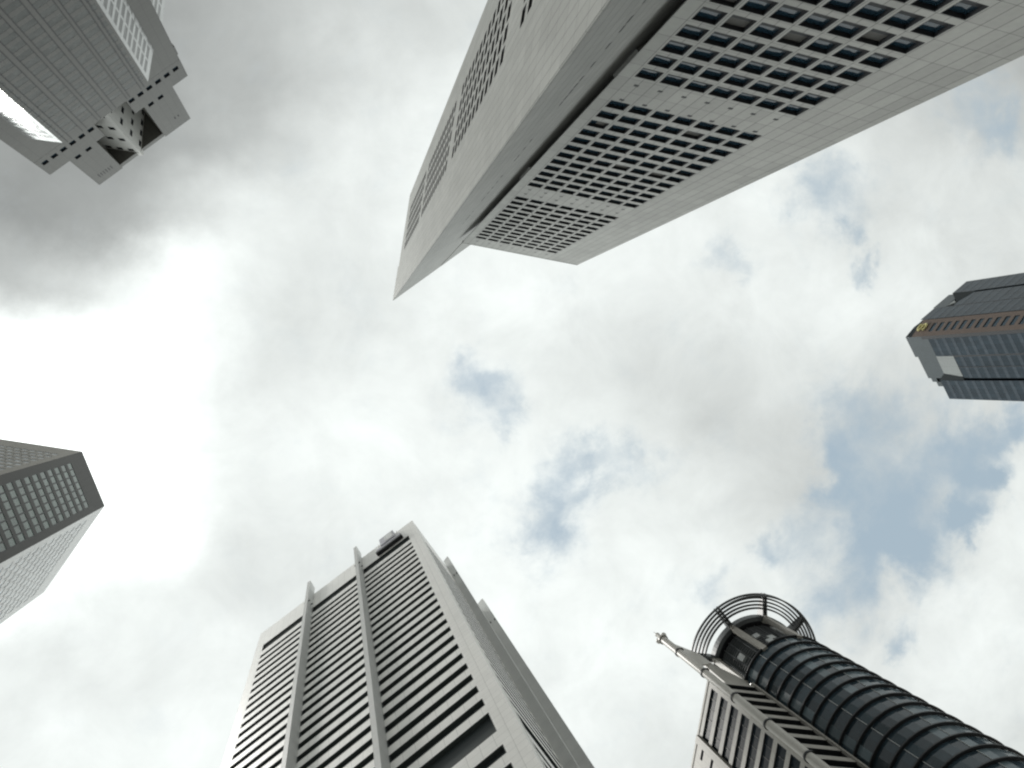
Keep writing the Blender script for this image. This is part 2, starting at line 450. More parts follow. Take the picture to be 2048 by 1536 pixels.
class Windows:
    """the windows of one building: the hundred largest in view are parts, the rest one part"""
    def __init__(self, root, name, glass, lining, framed=True, blinds=0.0):
        self.root = root; self.name = name; self.glass = glass; self.lining = lining; self.rec = []; self.framed = framed; self.blinds = blinds

    def add(self, fr, o, depth, rail=0.0, mull=(), sill_light=False):
        self.rec.append((seen_size([fr.p(o[0], 0, o[2]), fr.p(o[1], 0, o[2]), fr.p(o[1], 0, o[3]), fr.p(o[0], 0, o[3])]), fr, o, depth, rail, mull))

    @staticmethod
    def pane(mb, fr, o, depth, mi):
        mb.wall(fr, o[0], o[1], o[2], o[3], -depth, mi)

    @staticmethod
    def lined(mb, fr, o, depth, rail, mull, mi):
        s0, s1, z0, z1 = o
        g = 0.012
        mb.box(fr, s0, s1, -depth + g, 0, z1 - 0.09, z1, mi)
        mb.box(fr, s0, s1, -depth + g, 0, z0, z0 + 0.07, mi)
        mb.box(fr, s0, s0 + 0.08, -depth + g, -0.004, z0 + 0.07, z1 - 0.09, mi)
        mb.box(fr, s1 - 0.08, s1, -depth + g, -0.004, z0 + 0.07, z1 - 0.09, mi)
        if rail:
            mb.box(fr, s0 + 0.08, s1 - 0.08, -depth + g, -depth + 0.06, z0 + 0.07, z0 + rail, mi)
        for s in mull:
            mb.box(fr, s - 0.035, s + 0.035, -depth + g, -depth + 0.09, z0 + 0.07 + rail, z1 - 0.09, mi)

    def build(self, most=100):
        rnd = random.Random(7)
        self.rec.sort(key=lambda r: -r[0])
        big = [r for r in self.rec[:most] if r[0] > 0]
        rest = self.rec[len(big):]
        for r in big:
            a = MB(); self.pane(a, r[1], r[2], r[3], 0)
            w = link(self.name, a, self.glass, self.root)
            if self.framed:
                b = MB(); self.lined(b, *r[1:], 0)
                sub('frame', b, self.lining, w, self.root)
            if self.blinds and rnd.random() < self.blinds:
                s0, s1, z0, z1 = r[2]; h = (z1 - z0) * rnd.uniform(0.45, 0.8); e = rnd.choice((0.0, 0.0, 1.0))
                b = MB(); b.wall(r[1], s0 + 0.09 + e, s1 - 0.09, z1 - h, z1 - 0.1, -r[3] + 0.006)
                sub('blind', b, BLIND, w, self.root)
        if rest:
            a = MB()
            for r in rest:
                self.pane(a, r[1], r[2], r[3], 0)
                if self.framed:
                    self.lined(a, *r[1:], 1)
            o = link(self.name, a, [self.glass, self.lining], self.root)
            o['kind'] = 'stuff'


# ------------------------------------------------------------------ ground
g = MB()
g.quad([(-4000, -4000, -EYE), (4000, -4000, -EYE), (4000, 4000, -EYE), (-4000, 4000, -EYE)], [(-4000, -4000), (4000, -4000), (4000, 4000), (-4000, 4000)])
gr = link('ground', g, PAVING)
gr['kind'] = 'structure'
Z0 = -EYE

# ------------------------------------------------------------------ tower of two granite wedges (top centre)
T = (18.07, -25.32); TL = (0.1548, -0.9879); TM = (0.8027, -0.5964)
Lp = (T[0] + TL[0] * 36.2, T[1] + TL[1] * 36.2); Mp = (T[0] + TM[0] * 50, T[1] + TM[1] * 50)
F1 = (29.17, -32.13); F2 = (57.55, -27.58); Bk = (62.0, -55.9)
HT, HF = 280.0, 200.0
wt = thing('granite_tower', 'pale granite tower of two wedges, the taller knife-edged, with grids of deep square windows', 'skyscraper', (30, -35))
win = Windows(wt, 'window', GLASS, BRONZE, blinds=0.07)
# front block
ff = frame(F1, F2)
ops = []; vents = []
cols = [1.68 + 2.787 * k for k in range(7)]
for top, pitch, rows, oh in ((190.85, 3.876, 12, 2.3), (137.45, 3.789, 12, 2.45), (85.6, 3.66, 12, 2.65), (34.0, 3.6, 8, 2.4)):
    for r in range(rows):
        zt = top - pitch * r
        for c in cols:
            o = (c, c + 2.34, zt - oh, zt)
            ops.append(o); win.add(ff, o, 0.42, 1.15 if oh > 2.5 else 0.75)
for zc in (194.5, 143.2, 139.9, 92.6, 87.8, 40.0):
    for c in cols:
        vents.append((c + 0.75, c + 1.3, zc - 0.28, zc + 0.28))
w = MB()
w.facade(ff, 0, ff.L, Z0, HF, ops + vents)
w.prism([F1, F2, Bk], Z0, HF, skip=(0,))
link('wall', w, GRANITE, wt)
for v in vents:
    m = MB(); m.box(ff, v[0], v[1], -0.25, -0.02, v[2], v[3], skip='b')
    link('vent', m, BRONZE, wt)
p = MB(); p.box(ff, 0.0, ff.L, -0.5, 0.06, HF, HF + 0.35)
link('coping', p, GRANITE, wt)
# tall rear block
fl = frame(T, Lp); ft = frame(T, Mp)
fl.n = (-0.9879, -0.1548) if fl.n[0] > 0 else fl.n
fl.flip = (fl.u[0] * fl.n[1] - fl.u[1] * fl.n[0]) > 0
opl = []
for top, rows, pitch in ((263.6, 13, 3.74), (209.8, 13, 3.9), (152.8, 13, 3.85), (94.3, 13, 3.8), (40.0, 10, 3.8)):
    for r in range(rows):
        zt = top - pitch * r
        for k in range(5):
            c = 14.3 + 2.87 * k
            o = (c, c + 2.2, zt - 2.3, zt)
            opl.append(o); win.add(fl, o, 0.42, 0.75)
slits = []
rnd = random.Random(4)
for a, b in ((60, 72), (76, 88), (102, 112), (121, 139), (148, 161), (30, 50)):
    z = a
    while z < b:
        slits.append((6.65, 6.98, z, z + 1.5)); z += rnd.choice((1.95, 3.75, 3.75))
w = MB()
w.facade(fl, 11.0, 35.0, Z0, HT, opl)
w.wall(fl, 0, 11.0, Z0, HT, 0.22)
w.box(fl, 0.0, 11.0, 0.0, 0.22, Z0, HT, skip='fb')
w.facade(ft, 0, 50, Z0, HT, slits + [(18.2, 19.3, Z0, HT - 6)])
w.wall(ft, 18.2, 19.3, Z0, HT, -1.6)
w.box(ft, 18.2, 19.3, -1.6, 0, Z0, HT - 6, skip='fbu')
RL = [fl.xy(0, 0), fl.xy(35.0, 0), fl.xy(36.4, -0.35), fl.xy(37.4, -1.2), fl.xy(38.0, -2.6), fl.xy(38.3, -5.0), Mp]
w.prism(RL, Z0, HT, skip=(0, 6))
link('wall', w, GRANITE, wt)
for s in slits:
    m = MB(); m.box(ft, s[0], s[1], -0.3, -0.02, s[2], s[3], skip='b')
    link('slit_window', m, BRONZE, wt)
for z0, z1 in ((86.6, 94.6), (138.2, 146.4)):
    m = MB(); m.box(ft, 16.6, 30, 0.01, 0.95, z0, z1)
    link('link_bridge', m, GRANITE, wt)
win.build()

# ------------------------------------------------------------------ dark stepped tower (top left)
A0 = (-69.63, -50.36); B0 = (-37.25, -77.24)
fa = frame(A0, B0)
X = fa.xy
st = thing('stepped_tower', 'dark grey granite tower with notched corners and a stepped top holding a turned square block', 'skyscraper', (-70, -80))
win = Windows(st, 'window', GLASS_GREY, BRONZE, framed=False)
dark = Windows(st, 'roof_window', GLASS, BRONZE)
ZS = 218.5
poly = [X(-1.36, -5.35), X(2.75, -5.35), X(8.1, 0), X(32.75, 0), X(38.8, -5.35), X(43.4, -5.35), X(43.4, -8), X(49.5, -13.5), X(43, -42), X(-1.36, -42)]
w = MB()
fc = frame(poly[2], poly[3]); fl1 = frame(poly[1], poly[2], (0, 0)); fr1 = frame(poly[3], poly[4], (0, 0))
fr1.n = (-fr1.n[0], -fr1.n[1]) if (fr1.n[0] * fa.u[0] + fr1.n[1] * fa.u[1]) < 0 else fr1.n
fr1.flip = (fr1.u[0] * fr1.n[1] - fr1.u[1] * fr1.n[0]) > 0
fl1.n = (-fl1.n[0], -fl1.n[1]) if (fl1.n[0] * fa.u[0] + fl1.n[1] * fa.u[1]) > 0 else fl1.n
fl1.flip = (fl1.u[0] * fl1.n[1] - fl1.u[1] * fl1.n[0]) > 0
fb = frame(poly[6], poly[7]); fb.n = (-fb.n[0], -fb.n[1]) if (fb.n[0] * fa.u[0] + fb.n[1] * fa.u[1]) < 0 else fb.n
fb.flip = (fb.u[0] * fb.n[1] - fb.u[1] * fb.n[0]) > 0
oc = []; ol = []; orr = []; ob = []
floors = [215.2 - 3.9 * k for k in range(50)]
for zt in floors:
    for a in (0.35, 2.1, 6.35, 10.6, 14.8, 19.1, 22.9):
        b = a + (1.2 if a in (0.35, 22.9) else 3.2)
        o = (a, b, zt - 2.3, zt); oc.append(o); win.add(fc, o, 0.02, 0.0)
    for a in (0.7, 3.9):
        o = (a, a + 2.7, zt - 2.3, zt)
        ol.append(o); win.add(fl1, o, 0.02, 0.0)
        orr.append(o); win.add(fr1, (o[0] + 0.3, o[1] + 0.3, o[2], o[3]), 0.02, 0.0)
        ob.append((o[0] + .4, o[1] + .4, o[2], o[3])); win.add(fb, ob[-1], 0.02, 0.0)
w.facade(fc, 0, fc.L, Z0, ZS, oc)
w.prism(poly, Z0, ZS * 1.0643 - 0.3, skip=(1, 2, 3, 5, 6, 7), cap=False)
w.prism(poly, Z0, ZS, skip=(0, 1, 2, 3, 4, 6, 8, 9), cap=False)
link('wall', w, GRANITE_DARK, st)
for f, oo in ((fl1, ol), (fr1, [(o[0] + .3, o[1] + .3, o[2], o[3]) for o in orr]), (fb, ob)):
    w = MB(); w.facade(f, 0, f.L, Z0, ZS, oo)
    link('corner_facet', w, COATED, st)
# mullions in pairs up the middle bay
for s in (1.0, 2.2, 5.3, 6.45, 9.6, 10.5, 13.7, 14.8, 18.2, 19.0, 22.3, 23.2):
    m = MB(); m.box(fc, s - 0.07, s + 0.07, 0.0, 0.06, 60, ZS + 1.2, skip='b')
    link('mullion', m, BRONZE, st)
m = MB(); m.box(fc, 0, fc.L, -0.6, 0.0, ZS, ZS + 1.4, skip='u')
m.quad([(*X(2.75, -5.35), ZS), (*X(8.1, -0.6), ZS), (*X(32.75, -0.6), ZS), (*X(38.8, -5.35), ZS)], [(0, 0), (5, 5), (30, 5), (36, 0)])
link('bay_roof', m, GRANITE_DARK, st)
# upper storeys stand back behind the top of the middle bay
KU = 1.0643
fk_ = Fr((A0[0] * KU, A0[1] * KU), fa.u, fa.n)
fwk = Fr((fa.xy(0, -0.55)[0] * KU, fa.xy(0, -0.55)[1] * KU), fa.u, fa.n)


def K(mb):
    mb.v = [(x * KU, y * KU, z * KU) for x, y, z in mb.v]
    mb.uv = [(a_ * KU, b_ * KU) for a_, b_ in mb.uv]
    return mb


w = MB(); w.wall(fa, 2.75, 38.8, ZS - 1, ZS * KU - 0.3, -5.35)
link('wall', w, GRANITE_DARK, st)
w = MB()
w.box(fa, 0, 42.1, -36, 0, ZS - 0.2, 220.3)
w.box(fa, 42.1, 43.4, -33, -4.2, 221.5, 226.5)
row = []
for k in range(6):
    row.append((1.0 + 2.63 * k, 2.6 + 2.63 * k, 220.8, 223.0))
    row.append((26.15 + 2.63 * k, 27.75 + 2.63 * k, 220.8, 223.0))
w.facade(fa, 0, 16.4, 220.3, 230, [r for r in row if r[0] < 16])
w.box(fa, 0, 16.4, -36, 0, 220.3, 230, skip='fu')
w.facade(fa, 25.8, 42.1, 220.3, 230, [r for r in row if r[0] > 20])
w.box(fa, 25.8, 42.1, -36, 0, 220.3, 230, skip='fu')
link('upper_storeys', K(w), GRANITE_DARK, st)
for o in row:
    dark.add(fk_, tuple(q_ * KU for q_ in o), 0.5, 0.0)
# two wings of the crown
fw = Fr(fa.xy(0, -0.55), fa.u, fa.n)
for s0, s1, cs in ((5.7, 13.75, (7.1, 10.3)), (28.55, 37.45, (29.6, 32.6))):
    w = MB(); oo = [(c, c + 1.6, 231.3, 233.6) for c in cs]
    w.facade(fw, s0, s1, 230, 258.8, oo)
    w.box(fw, s0, s1, -33, 0, 230, 258.8, skip='fu')
    link('wing', K(w), GRANITE_DARK, st)
    for o in oo:
        dark.add(fwk, tuple(q_ * KU for q_ in o), 0.5, 0.0)
for k in range(6):
    w = MB(); w.box(fw, 7.6 + k * 0.8, 7.8 + k * 0.8, 0.0, 0.08, 251.5, 254.0)
    link('louvre', K(w), BRONZE, st)
for k in range(2):
    w = MB(); w.box(fw, 33.6 + k * 1.1, 33.9 + k * 1.1, 0.0, 0.08, 250.5, 251.6)
    link('vent', K(w), BRONZE, st)
w = MB(); w.box(fw, 13.75, 28.55, -12.5, -0.3, 256.2, 258.7)
link('roof_beam', K(w), GRANITE_DARK, st)
# the turned square
tip = X(20.35, -0.1); dl = X(8.5, -11.95); dr = X(32.2, -11.95); db = X(20.35, -23.8)
w = MB()
f1 = frame(tip, dl); f2 = frame(tip, dr)
f1.n = (-f1.n[0], -f1.n[1]) if (f1.n[0] * fa.n[0] + f1.n[1] * fa.n[1]) < 0 else f1.n
f2.n = (-f2.n[0], -f2.n[1]) if (f2.n[0] * fa.n[0] + f2.n[1] * fa.n[1]) < 0 else f2.n
for f in (f1, f2):
    f.flip = (f.u[0] * f.n[1] - f.u[1] * f.n[0]) > 0
    oo = []
    f_k = Fr((f.A[0] * KU, f.A[1] * KU), f.u, f.n)
    for zt in (255.4, 245.0, 234.6, 224.2):
        for k in range(5):
            o = (1.35 + 2.95 * k, 2.95 + 2.95 * k, zt - 2.5, zt); oo.append(o); dark.add(f_k, tuple(q_ * KU for q_ in o), 0.45, 0.0)
    w.facade(f, 0, f.L, ZS, 256.2, oo)
w.prism([tip, dl, db, dr], ZS, 256.2, skip=(0, 3))
w.prism([tip, X(19.4, -0.9), X(20.35, -3), X(21.3, -0.9)], 256.2, 259.2)
link('turned_block', K(w), STONE_TURN_LIT, st)
win.build(); dark.build()

# ------------------------------------------------------------------ small dark-faced tower (left edge)
Cp = [(-77.7, 14.3), (-59.8, 17.6), (-54.8, 30.8), (-68.3, 50.9), (-98, 62), (-108, 22)]
lt = thing('sharp_cornered_tower', 'tower with a dark face of greenish windows between two paler faces, at its roof corner', 'skyscraper', (-78, 34))
HC = 220.0
win = Windows(lt, 'window', GLASS_GREEN, BRONZE)
palew = Windows(lt, 'pale_window', GLASS_PALE, STONE_WARM, framed=False)
fd = frame(Cp[1], Cp[2]); fp = frame(Cp[2], Cp[3], (0, 60)); fu = frame(Cp[1], Cp[0], (0, 0))
fp.n = (-fp.n[0], -fp.n[1]) if fp.n[0] < 0 else fp.n
fu.n = (-fu.n[0], -fu.n[1]) if fu.n[1] > 0 else fu.n
for f in (fp, fu):
    f.flip = (f.u[0] * f.n[1] - f.u[1] * f.n[0]) > 0
rows = [209.0 - 4.48 * k for k in range(40)]
od = [(1.75 + 1.56 * k, 3.22 + 1.56 * k, zt - 2.9, zt) for zt in rows for k in range(7)]
for o in od:
    win.add(fd, o, 0.07)
op_ = [(1.9 + 1.56 * k, 3.1 + 1.56 * k, zt - 2.3, zt) for zt in rows for k in range(13)]
ou = [(1.9 + 1.56 * k, 3.1 + 1.56 * k, zt - 2.3, zt) for zt in rows for k in range(9)]
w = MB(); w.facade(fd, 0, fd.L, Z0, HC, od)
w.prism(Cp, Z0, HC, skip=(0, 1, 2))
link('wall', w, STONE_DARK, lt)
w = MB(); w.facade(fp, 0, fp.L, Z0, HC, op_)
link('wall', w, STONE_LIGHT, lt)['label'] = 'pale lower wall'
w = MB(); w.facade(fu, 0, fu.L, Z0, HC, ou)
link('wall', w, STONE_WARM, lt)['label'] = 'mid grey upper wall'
for o in op_:
    palew.add(fp, o, 0.05)
for o in ou:
    palew.add(fu, o, 0.05)
win.build(); palew.build()

# ------------------------------------------------------------------ white banded block (bottom)
A1 = (-16.66, 56.68); B1 = (16.49, 32.79); HB = 195.0
fd = frame(A1, B1)
bk = (-fd.n[0], -fd.n[1])
bb = thing('banded_office_block', 'white office block with long dark window bands and two tall fins rising past its roof', 'office tower', (20, 65))
fs = Fr((B1[0] + fd.u[0] * 0.4, B1[1] + fd.u[1] * 0.4), bk, fd.u)
fs.L = 40.0
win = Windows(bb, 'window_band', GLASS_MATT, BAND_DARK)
levels = []
for k in range(-17, 25):
    zt = 84.64 + 3.81 * k
    if k == -1:
        continue
    levels.append((zt - (4.65 if k == 0 else 1.85), zt))
of = []
for z0, z1 in levels:
    for s0, s1 in ((1.95, 13.3), (14.3, 26.2), (27.2, 39.0)):
        o = (s0, s1, z0, z1); of.append(o); win.add(fd, o, 0.5)
louv = [(1.95, 13.3, 178.9, 183.2), (14.3, 26.2, 178.9, 183.2), (27.2, 39.0, 178.9, 183.2)]
w = MB(); w.facade(fd, 0, fd.L, Z0, HB, of + louv)
dep = 40.9
q = [fd.xy(0, 0), fd.xy(fd.L, 0), fd.xy(fd.L, -dep), fd.xy(0, -dep)]
w.prism(q, Z0, HB, skip=(0, 1))
link('wall', w, TILE_WHITE, bb)
for s0, s1, z0, z1 in louv:
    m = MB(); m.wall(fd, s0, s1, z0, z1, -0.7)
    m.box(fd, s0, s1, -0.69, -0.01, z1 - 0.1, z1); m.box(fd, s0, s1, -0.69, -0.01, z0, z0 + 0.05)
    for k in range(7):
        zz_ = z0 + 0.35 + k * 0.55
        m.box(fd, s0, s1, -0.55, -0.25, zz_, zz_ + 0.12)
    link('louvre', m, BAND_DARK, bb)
osd = []
for z0, z1 in levels:
    for s0, s1 in ((1.6, 12.9), (14.4, 26.3), (28.0, 39.6)):
        o = (s0, s1, z0, z1); osd.append(o); win.add(fs, o, 0.5)
w = MB(); w.facade(fs, 1.3, 40.9, Z0, HB - 3.5, osd)
w.box(fs, 1.3, 40.9, -0.4, 0, Z0, HB - 3.5, skip='fbr')
w.box(fs, 1.3, 40.9, -0.4, -0.02, HB - 3.5, HB - 0.2, skip='b')
w.box(fs, 0.0, 1.25, -0.4, -0.06, Z0, HB, skip='b')
link('wall', w, TILE_WHITE, bb)['label'] = 'banded side wall seen edge-on'


def fin(fr, s0, s1, d1, zw, zo, mat):
    """flat blade standing out of a wall with a top that climbs outward"""
    m = MB()
    for s in (s0, s1):
        pts = [fr.p(s, 0, Z0), fr.p(s, d1, Z0), fr.p(s, d1, zo), fr.p(s, d1 * 0.86, zo + 0.25), fr.p(s, 0, zw)]
        m.quad(pts, [(0, Z0), (d1, Z0), (d1, zo), (d1 * .86, zo), (0, zw)])
    m.quad([fr.p(s0, d1, Z0), fr.p(s1, d1, Z0), fr.p(s1, d1, zo), fr.p(s0, d1, zo)], [(0, Z0), (.7, Z0), (.7, zo), (0, zo)])
    m.quad([fr.p(s0, d1, zo), fr.p(s1, d1, zo), fr.p(s1, d1 * .86, zo + .25), fr.p(s0, d1 * .86, zo + .25)], [(0, 0), (.7, 0), (.7, .4), (0, .4)])
    m.quad([fr.p(s0, d1 * .86, zo + .25), fr.p(s1, d1 * .86, zo + .25), fr.p(s1, 0, zw), fr.p(s0, 0, zw)], [(0, 0), (.7, 0), (.7, 5), (0, 5)])
    if zw > HB:
        m.quad([fr.p(s0, 0, HB), fr.p(s1, 0, HB), fr.p(s1, 0, zw), fr.p(s0, 0, zw)], [(0, 0), (.7, 0), (.7, 5), (0, 5)])
    o = link('fin', m, mat, bb)
    b = MB()
    for e in (0.35, 0.85):
        b.bar(fr.p(s1 - 0.1, e * d1, 184.0), fr.p(s1 + 0.35, e * d1, 184.0), 0.13, 6)
        b.bar(fr.p(s0 - 0.3, e * d1, 184.0), fr.p(s0 + 0.1, e * d1, 184.0), 0.13, 6)
    sub('eyelet', b, STEEL_DARK, o, bb)


fin(fd, 13.55, 14.3, 1.85, 200.3, 201.6, FIN_GREY)
fin(fd, 26.45, 27.2, 1.85, 200.3, 201.6, FIN_GREY)
fin(fs, 13.4, 14.1, 1.45, 200.3, 201.6, FIN_GREY)
fin(fs, 26.9, 27.6, 2.15, 200.3, 201.6, FIN_GREY)
win.build()

gd = thing('cleaning_gondola', 'grey window-cleaning gondola hung over the parapet at the roof corner of the white banded block', 'gondola', fd.xy(34, 1.0))
m = MB(); m.box(fd, 31.2, 37.9, 0.15, 0.95, 184.2, 184.5); m.box(fd, 31.2, 37.9, 0.87, 0.95, 184.5, 185.6); m.box(fd, 31.2, 37.9, 0.15, 0.22, 184.5, 185.6)
m.box(fd, 31.2, 31.28, 0.22, 0.87, 184.5, 185.6); m.box(fd, 37.82, 37.9, 0.22, 0.87, 184.5, 185.6)
link('cradle', m, STEEL_DARK, gd)
m = MB(); m.box(fd, 31.4, 37.7, 0.15, 0.8, 186.2, 188.0); m.box(fd, 32.7, 36.4, 0.12, 1.0, 188.05, 194.8)
link('housing', m, PALE_BOX, gd)
m = MB(); m.box(fd, 34.0, 36.1, 1.01, 1.06, 188.8, 194.2)
link('panel', m, STONE_LIGHT, gd)
m = MB()
for s in (32.0, 37.0):
    m.bar(fd.p(s, 0.5, 185.0), fd.p(s, 0.5, 194.2), 0.04, 6)
link('davit', m, STEEL_DARK, gd)

# ------------------------------------------------------------------ glass tower with a brown spine (right edge)
P_ = (199.65, -14.5); U_ = (204.4, -20.6)
lo_d = (0.4907, 0.8713); up_d = (0.7955, -0.606)
LW = (P_[0] + lo_d[0] * 25.1, P_[1] + lo_d[1] * 25.1); UP = (U_[0] + up_d[0] * 23.7, U_[1] + up_d[1] * 23.7)
gt = thing('glass_tower', 'blue-green glass tower with a brown stone spine down its front edge and stepped shoulders', 'skyscraper', (220, -14))
HE = 270.0
fl_ = frame(P_, LW); fu_ = frame(U_, UP); fs_ = frame(P_, U_)


def curtain(fr, s0, s1, ztop, d=0.0):
    w = MB(); w.wall(fr, s0, s1, Z0, ztop, d)
    link('curtain_wall', w, CURTAIN, gt)
    z = ztop - 4.2
    k = 0
    while z > 120 and k < 34:
        b = MB(); b.box(fr, s0 + 0.05, s1 - 0.05, d + 0.003, d + 0.035, z, z + 1.5)
        link('spandrel', b, SPANDREL, gt)
        z -= 4.05; k += 1


curtain(fl_, 1.2, 8.0, 259.0)
curtain(fl_, 8.5, 16.6, 250.8)
curtain(fl_, 17.6, 25.1, 263.0)
curtain(fu_, 0.3, 7.4, 268.8)
curtain(fu_, 7.8, 15.2, 259.5)
curtain(fu_, 16.2, 23.7, 268.5)
b = MB()
b.wall(fl_, 1.2, 8.0, 259.0, HE, 0.02); b.wall(fl_, 8.0, 16.7, 259.3, HE - 1.4, 0.02); b.wall(fl_, 0, 1.2, 262, HE, 0.02)
b.box(fl_, 16.7, 18.2, -6, 0.02, 264.6, 267.2); b.box(fl_, 18.2, 20.0, -6, 0.02, 263.0, 265.4)
link('parapet', b, SLATE, gt)
b = MB(); b.wall(fu_, 7.4, 15.6, 263, HE - 0.5, 0.02)
link('parapet', b, SLATE, gt)
b = MB()
b.box(fl_, 0.0, 1.2, -0.3, 0.0, Z0, 262); b.box(fl_, 8.0, 8.5, -0.3, 0.03, Z0, 259); b.box(fl_, 16.6, 17.6, -2.2, -1.6, Z0, 263)
b.box(fl_, 12.3, 12.5, -0.1, 0.16, Z0, 250.5)
b.box(fu_, 7.4, 7.8, -0.3, 0.03, Z0, 263); b.box(fu_, 15.2, 16.2, -2.2, -1.6, Z0, 259)
link('mullion', b, BRONZE, gt)
# flat pale louvres, and near-black panels painting the shade in the roof notches
b = MB()
b.extrude([fl_.p(8.0, 0.05, 259.2), fl_.p(14.8, 0.05, 259.4), fl_.p(16.1, 0.05, 251.0), fl_.p(8.15, 0.05, 250.9)], (-fl_.n[0] * 0.3, -fl_.n[1] * 0.3, 0))
link('louvre', b, PANEL_GREY, gt)
b = MB()
b.extrude([fu_.p(9.7, 0.05, 260.2), fu_.p(11.2, 0.05, 262.3), fu_.p(8.1, 0.05, 262.9)], (-fu_.n[0] * 0.3, -fu_.n[1] * 0.3, 0))
link('louvre', b, PANEL_GREY, gt)
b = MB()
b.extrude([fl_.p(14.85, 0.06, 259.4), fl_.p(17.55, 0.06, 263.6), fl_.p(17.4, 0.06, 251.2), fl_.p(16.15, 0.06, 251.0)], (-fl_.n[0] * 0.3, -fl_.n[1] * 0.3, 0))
link('notch_shade_panel', b, CAP_AND_NOTCH_SHADE, gt)
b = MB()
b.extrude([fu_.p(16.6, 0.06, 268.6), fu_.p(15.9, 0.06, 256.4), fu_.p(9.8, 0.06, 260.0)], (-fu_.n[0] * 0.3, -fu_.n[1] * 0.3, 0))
link('notch_shade_panel', b, CAP_AND_NOTCH_SHADE, gt)
# body behind
b = MB()
back = [P_, LW, (262, 8), (268, -34), UP, U_]
b.prism(back, Z0, 263, skip=(0, 4, 5))
b.prism([fl_.xy(0.3, -0.8), fl_.xy(17.2, -0.8), (250, 0), (252, -26), fu_.xy(22.5, -0.8), fu_.xy(0.3, -0.8)], Z0, HE - 0.6)
link('core_wall', b, CURTAIN, gt)
sw = Windows(gt, 'window', GLASS, BRONZE)
oo = [(2.0, 5.9, 258.0 - 3.62 * k, 260.0 - 3.62 * k) for k in range(40)]
w = MB(); w.facade(fs_, 0, fs_.L, Z0, 266.9, oo); w.box(fs_, 0, fs_.L, -1.5, 0, 266.9, 267.0, skip='fu')
link('stone_spine', w, BROWN, gt)
for o in oo:
    sw.add(fs_, o, 0.22)
sw.build()
w = MB(); w.quad([fs_.p(0.05, 0.0, 267.05), fs_.p(fs_.L, 0.0, 267.05), fs_.p(fs_.L - 2.6, -0.4, 270.2), fs_.p(0.2, -0.2, 270.6)], [(0, 0), (7, 0), (6, 3), (0, 3)])
link('roof_cap', w, CAP_AND_NOTCH_SHADE, gt)

em = thing('gold_emblem', 'small gold emblem fixed high on the brown spine of the glass tower', 'emblem', fs_.xy(4.2, 0.3))
m = MB()
pts = []
for i in range(11):                         # an open S-like loop
    t = math.radians(10 + 260 * i / 10); pts.append((4.1 + 1.35 * math.cos(t), 265.2 + 0.85 * math.sin(t)))
for i in range(1, 11):
    t = math.radians(90 - 260 * i / 10); pts.append((4.1 + 1.35 * math.cos(t), 263.3 + 0.95 * math.sin(t)))
for a, c in zip(pts, pts[1:]):
    m.bar(fs_.p(a[0], 0.35, a[1]), fs_.p(c[0], 0.35, c[1]), 0.36, 6)
link('letter', m, GOLD, em)
m = MB(); m.box(fs_, 2.2, 6.2, 0.02, 0.12, 262.0, 266.6)
link('backing_plate', m, BROWN, em)

# ------------------------------------------------------------------ round tower with a ring crown (bottom right)
Q = 1.256
Cc = (84.57, 58.78)
Kp = (52.54 * Q, 43.62 * Q); Wp = (59.7 * Q, 44.9 * Q)
rt = thing('round_tower', 'dark round glass tower ringed at every floor, with an open wheel-like crown and square wing', 'skyscraper', Cc)
FH = 3.786
ztop = 147.2
NS = 20
R0 = 9.45


def drum(mb, r, z0, z1, n=NS, mi=0):
    for i in range(n):
        a, b_ = 2 * math.pi * i / n, 2 * math.pi * (i + 1) / n
        mb.quad([(Cc[0] + r * math.cos(a), Cc[1] + r * math.sin(a), z0), (Cc[0] + r * math.cos(b_), Cc[1] + r * math.sin(b_), z0),
                 (Cc[0] + r * math.cos(b_), Cc[1] + r * math.sin(b_), z1), (Cc[0] + r * math.cos(a), Cc[1] + r * math.sin(a), z1)],
                [(i * 1.55 + .001, z0), ((i + 1) * 1.55 - .001, z0), ((i + 1) * 1.55 - .001, z1), (i * 1.55 + .001, z1)], mi)


rnd = random.Random(11)
tone = [rnd.random() for _ in range(40)]
for k in range(36):
    zt = ztop - FH * k
    m = MB()
    for i in range(40):
        a, b_ = 2 * math.pi * i / 40, 2 * math.pi * (i + 1) / 40
        mi = 1 if (tone[i] + 0.25 * rnd.random()) > 0.66 else 0
        c = [(Cc[0] + R0 * math.cos(x), Cc[1] + R0 * math.sin(x)) for x in (a, b_)]
        m.quad([(*c[0], zt - FH), (*c[1], zt - FH), (*c[1], zt), (*c[0], zt)],
               [(i * 1.55 + .001, zt - FH), ((i + 1) * 1.55 - .001, zt - FH), ((i + 1) * 1.55 - .001, zt), (i * 1.55 + .001, zt)], mi)
        if i % 4 == 1:
            t = a
            m.bar((Cc[0] + (R0 + .05) * math.cos(t), Cc[1] + (R0 + .05) * math.sin(t), zt - FH + .3), (Cc[0] + (R0 + .05) * math.cos(t), Cc[1] + (R0 + .05) * math.sin(t), zt - .3), 0.06, 5, 2)
    link('window_band', m, [GLASS_BLACK, GLASS_PANEL, PALE_METAL], rt)
    m = MB(); m.ring(Cc, zt - 0.13, 9.95, 0.48, 0.26)
    link('ring_ledge', m, STEEL_DARK, rt)
m = MB(); m.prism([(Cc[0] + 9.4 * math.cos(2 * math.pi * i / 40), Cc[1] + 9.4 * math.sin(2 * math.pi * i / 40)) for i in range(40)], Z0, ztop)
link('core_wall', m, GLASS_BLACK, rt)
